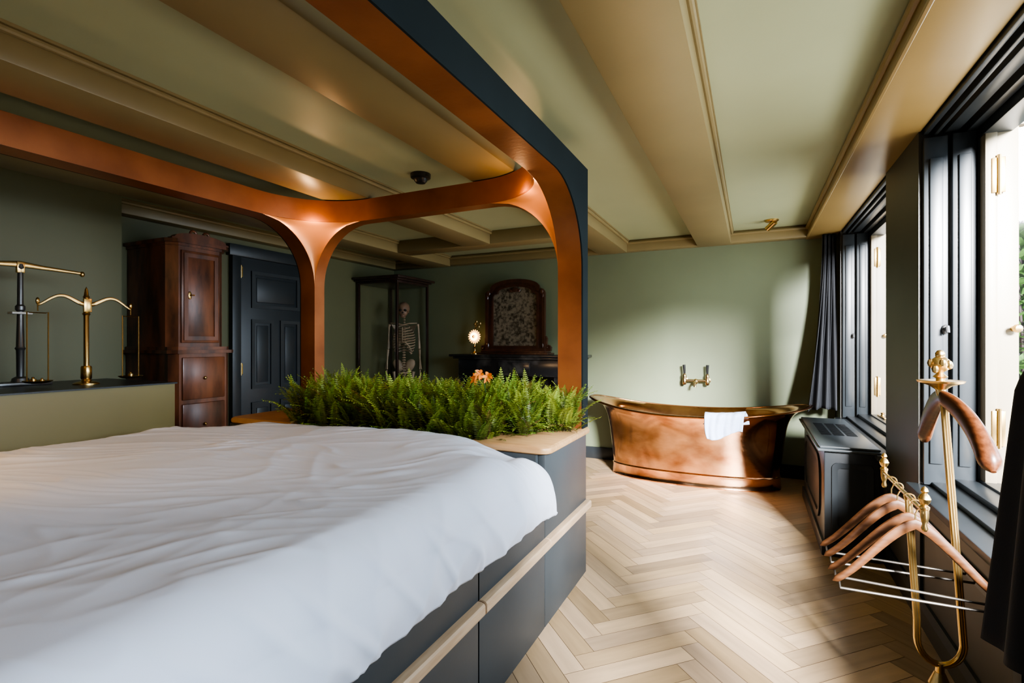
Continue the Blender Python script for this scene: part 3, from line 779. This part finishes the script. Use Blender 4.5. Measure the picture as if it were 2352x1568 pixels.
lm = thing('sunburst_lamp', 'small brass lamp with glowing sunburst disc on the mantelpiece', 'lamp', (-3.03,5.28,1.165))
build(MB().lathe([(.05,0),(.05,.01),(.03,.02),(.012,.035),(.010,.08),(.016,.09),(.008,.10),(.008,.17)], (-3.03,5.28,1.165)), 'stand', m_brass, lm)
LZ = 1.375
mb = MB()
for q in range(18):
    a = q*2*PI/18
    mb.tube([(-3.03+.03*math.cos(a),5.27,LZ+.03*math.sin(a)),(-3.03+.075*math.cos(a),5.27,LZ+.075*math.sin(a)),(-3.03+.088*math.cos(a),5.27,LZ+.088*math.sin(a))], [.009,.010,.002], 6)
mb.tube([(-3.03+.062*math.cos(q*PI/12),5.272,LZ+.062*math.sin(q*PI/12)) for q in range(24)], .005, 6, loop=True)
build(mb, 'sunburst', m_ray, lm, 'ring of glowing golden rays')
build(MB().lathe([(.0,0),(.045,.003),(.050,.012)], (-3.03,5.268,LZ), Matrix.Rotation(PI/2,4,'X')), 'glowing_disc', m_glow, lm)
build(MB().lathe([(.0,0),(.020,.004),(.018,.016),(0,.018)], (-3.03,5.262,LZ), Matrix.Rotation(PI/2,4,'X')), 'boss', m_brass, lm)
mb = MB().tube([(-3.03,5.28,LZ+.06),(-3.02,5.28,LZ+.12),(-3.0,5.28,LZ+.15)], .008, 8)
for dx, dz in ((.03,.12),(-.02,.15),(.05,.16),(.0,.18)): mb.ell((-3.01+dx,5.28,LZ+dz),.016,.012,.02,8)
build(mb, 'figure', m_brass, lm)

# ------------------------------------------------------------------ scales
def scale_front():
    x, y, z = -3.5, 1.56, 1.058
    t = thing('balance_scale', 'all brass balance scale with curved beam on the low partition', 'scale', (x,y,z))
    build(MB().lathe([(.062,0),(.062,.008),(.05,.014),(.026,.02),(.022,.03),(.026,.036),(.026,.10),(.022,.108)], (x,y,z)), 'base', m_brass, t)
    build(MB().lathe([(.013,.10),(.013,.40),(.020,.41),(.014,.42),(.012,.50),(.017,.508),(.012,.516),(.008,.55),(0,.57)], (x,y,z)), 'column', m_brass, t)
    pts = []
    for i in range(33):
        q = -1+2*i/32
        pts.append((x+.012, y+.225*q, z+.470-.028*math.cos(q*2*PI*.9)*1.0+.022*(1-abs(q))))
    mb = MB().tube(pts, [(.013-.007*abs(-1+2*i/32), .005) for i in range(33)], 8)
    mb.box(x+.004,x+.02,y-.02,y+.02,z+.42,z+.50,.004)
    build(mb, 'beam', m_brass, t)
    for s in (-1,1):
        yy = y+s*.225; zt = z+.465; zb = z+.032
        mb = MB().ell((x+.012,yy,zt+.005),.008,.01,.02,8).tube([(x+.012,yy,zt),(x+.012,yy,zt-.05)], .003, 6)
        mb.tube([(x+.012,yy-.045,zb),(x+.012,yy-.045,zt-.055),(x+.012,yy-.035,zt-.06),(x+.012,yy+.035,zt-.06),(x+.012,yy+.045,zt-.055),(x+.012,yy+.045,zb)], .0032, 6)
        build(mb, 'stirrup', m_brass, t)
        build(MB().lathe([(.03,-.004),(.05,0),(.062,.008),(.064,.012),(.058,.009),(.0,.003)], (x+.012,yy,zb-.006), None, 24), 'pan', m_brass, t)
scale_front()
def scale_back():
    x, y, z = -3.76, 1.362, 1.058
    t = thing('balance_scale', 'taller scale with dark steel column and brass beam at the left edge', 'scale', (x,y,z))
    build(MB().box(x-.07,x+.07,y-.12,y+.12,z,z+.02,.005).lathe([(.04,.02),(.035,.04),(.02,.05)], (x,y,z)), 'base', m_steel, t)
    build(MB().lathe([(.016,.04),(.018,.20),(.024,.21),(.018,.22),(.014,.42),(.022,.43),(.022,.45),(.014,.46),(.012,.66),(.018,.67),(.014,.69),(0,.70)], (x,y,z)), 'column', m_steel, t)
    mb = MB().tube([(x,y-.29,z+.672),(x,y-.1,z+.682),(x,y,z+.69),(x,y+.1,z+.682),(x,y+.285,z+.672)], [(.010,.006),(.013,.006),(.018,.007),(.013,.006),(.009,.006)], 10).box(x-.012,x+.012,y-.018,y+.018,z+.64,z+.705,.004)
    build(mb, 'beam', m_brass, t)
    for s in (-1,1): build(MB().ell((x,y+s*.292,z+.668),.014,.014,.018,10), 'beam_end', m_brass, t)
    build(MB().box(x-.03,x+.03,y-.045,y+.045,z+.405,z+.417,.003), 'cross_stay', m_pale, t, 'pale cross stay')
scale_back()
for i, (dy, r, h, lab) in enumerate(((-.225-.02,.014,.03,'taller brass weight on the left pan of the brass scale'), (-.225+.018,.010,.022,'smaller brass weight on the left pan of the brass scale'), (.225,.014,.034,'brass weight alone on the right pan of the brass scale'))):
    x, y, z = -3.488, 1.56+dy, 1.0875
    single(MB().lathe([(r,0),(r,h*.6),(r*.4,h*.68),(r*.35,h*.78),(r*.6,h*.9),(0,h)], (x,y,z), None, 14), 'brass_weight', m_brass, lab, 'weight', group='brass weights in the scale pans')

# ------------------------------------------------------------------ outside
st(MB().box(1.0,9,-6,14,-.3,-.1), 'ground', m_ground, 'paved courtyard outside the windows', 'ground')
single(MB().box(4.2,4.5,-6,14,-.1,3.2).box(4.12,4.58,-6,14,3.2,3.28), 'garden_wall', m_render, 'white rendered courtyard wall outside the windows', 'wall')
def shrub(x, y, z0, h, w, seed, label):
    rnd = random.Random(seed)
    t = thing('courtyard_shrub', label, 'shrub', (x,y,-.1))
    mb = MB()
    for k in range(7):
        a = rnd.uniform(0,6.28); mb.tube([(x,y,-.1),(x+.25*w*math.cos(a),y+.25*w*math.sin(a),z0+h*.3),(x+.6*w*math.cos(a),y+.6*w*math.sin(a),z0+h*rnd.uniform(.6,1))], [.02,.015,.005], 6)
    build(mb, 'branches', m_darkwood, t)
    mb = MB()
    for k in range(900):
        a = rnd.uniform(0,6.28); r = w*math.sqrt(rnd.random()); p = Vector((x+r*math.cos(a), y+r*math.sin(a), z0+h*rnd.random()))
        d = Vector((rnd.uniform(-1,1),rnd.uniform(-1,1),rnd.uniform(-.6,.6))).normalized(); sd = d.cross(Vector((rnd.random(),.3,1))).normalized()
        L = rnd.uniform(.08,.15)
        vs = [mb.bm.verts.new(q) for q in (p, p+d*L*.5+sd*L*.22, p+d*L, p+d*L*.5-sd*L*.22)]
        mb.bm.faces.new(vs)
    build(mb, 'foliage', m_leaf, t, smooth=False, recalc=False)
m_leaf = mat('shrub_leaf', (.06,.15,.025), .5, var=.4, vs=6)
shrub(2.12,5.75,.9,1.5,.30,5,'leafy green shrub growing outside the near window')
shrub(2.70,7.30,3.3,1.3,.5,6,'taller leafy shrub whose branches show at the top of the near window')

# ------------------------------------------------------------------ lights
def area(name, loc, dirv, sx, sy, e, col, spread=180):
    l = bpy.data.lights.new(name, 'AREA'); l.shape = 'RECTANGLE'; l.size = sx; l.size_y = sy; l.energy = e; l.color = col; l.spread = R(spread)
    o = bpy.data.objects.new(name, l); COL.objects.link(o); o.location = loc
    o.rotation_euler = Vector(dirv).to_track_quat('-Z','Y').to_euler()
def point(name, loc, e, col, r=.03):
    l = bpy.data.lights.new(name, 'POINT'); l.energy = e; l.color = col; l.shadow_soft_size = r
    o = bpy.data.objects.new(name, l); COL.objects.link(o); o.location = loc
def spot(name, loc, aim, e, col, ang, blend=.7, r=.03):
    l = bpy.data.lights.new(name,'SPOT'); l.energy = e; l.color = col; l.spot_size = R(ang); l.spot_blend = blend; l.shadow_soft_size = r
    o = bpy.data.objects.new(name, l); COL.objects.link(o); o.location = loc
    o.rotation_euler = (Vector(aim)-Vector(loc)).to_track_quat('-Z','Y').to_euler()
DAY = (.68,.83,1.0); WARM = (1,.58,.26)
area('daylight_near', (3.1,1.4,2.1), (-1,.05,-.36), 3.0, 1.3, 175, DAY, 120)
area('daylight_far', (2.7,4.4,1.6), (-1,-.35,-.05), 1.8, 1.6, 85, DAY, 140)
area('sky_gap', (2.85,-2.45,3.4), (-3.45,7.95,-2.4), 1.6, 1.2, 1950, (.96,.97,1.0), 90)
area('ground_bounce', (2.4,3.0,.15), (-1,.2,.75), 3.2, 1.4, 130, (1,.97,.90), 130)
for yy in (YF-.16, YN+.16):
    point('canopy_lamp', (XL+.16,yy,ZB-.03), 4.6, WARM, .02)
    point('canopy_lamp', (XR-.16,yy,ZB-.03), 3.6, WARM, .02)
spot('bed_warm_fill', (-2.7,-.02,1.55), (-2.35,1.2,.86), 44, (1,.60,.28), 85)  # added warm fill to brighten the duvet; no lamp stands there
point('mantel_glow', (-3.03,5.2,LZ), .5, WARM, .03)
spot('bath_spot', (.11,5.06,2.31), (-.7,5.06,.4), 30, (1,.7,.4), 60)

w = bpy.data.worlds.new('World'); SC.world = w; w.use_nodes = True
bg = w.node_tree.nodes['Background']; bg.inputs['Color'].default_value = (.80,.90,1,1); bg.inputs['Strength'].default_value = .8

cam = bpy.data.cameras.new('Camera'); co = bpy.data.objects.new('Camera', cam); COL.objects.link(co)
co.location = (0,0,1.3); co.rotation_euler = (R(90),0,R(25.6)); cam.lens = 17.6; cam.sensor_width = 36; cam.shift_y = .0013; cam.clip_start = .02
SC.camera = co
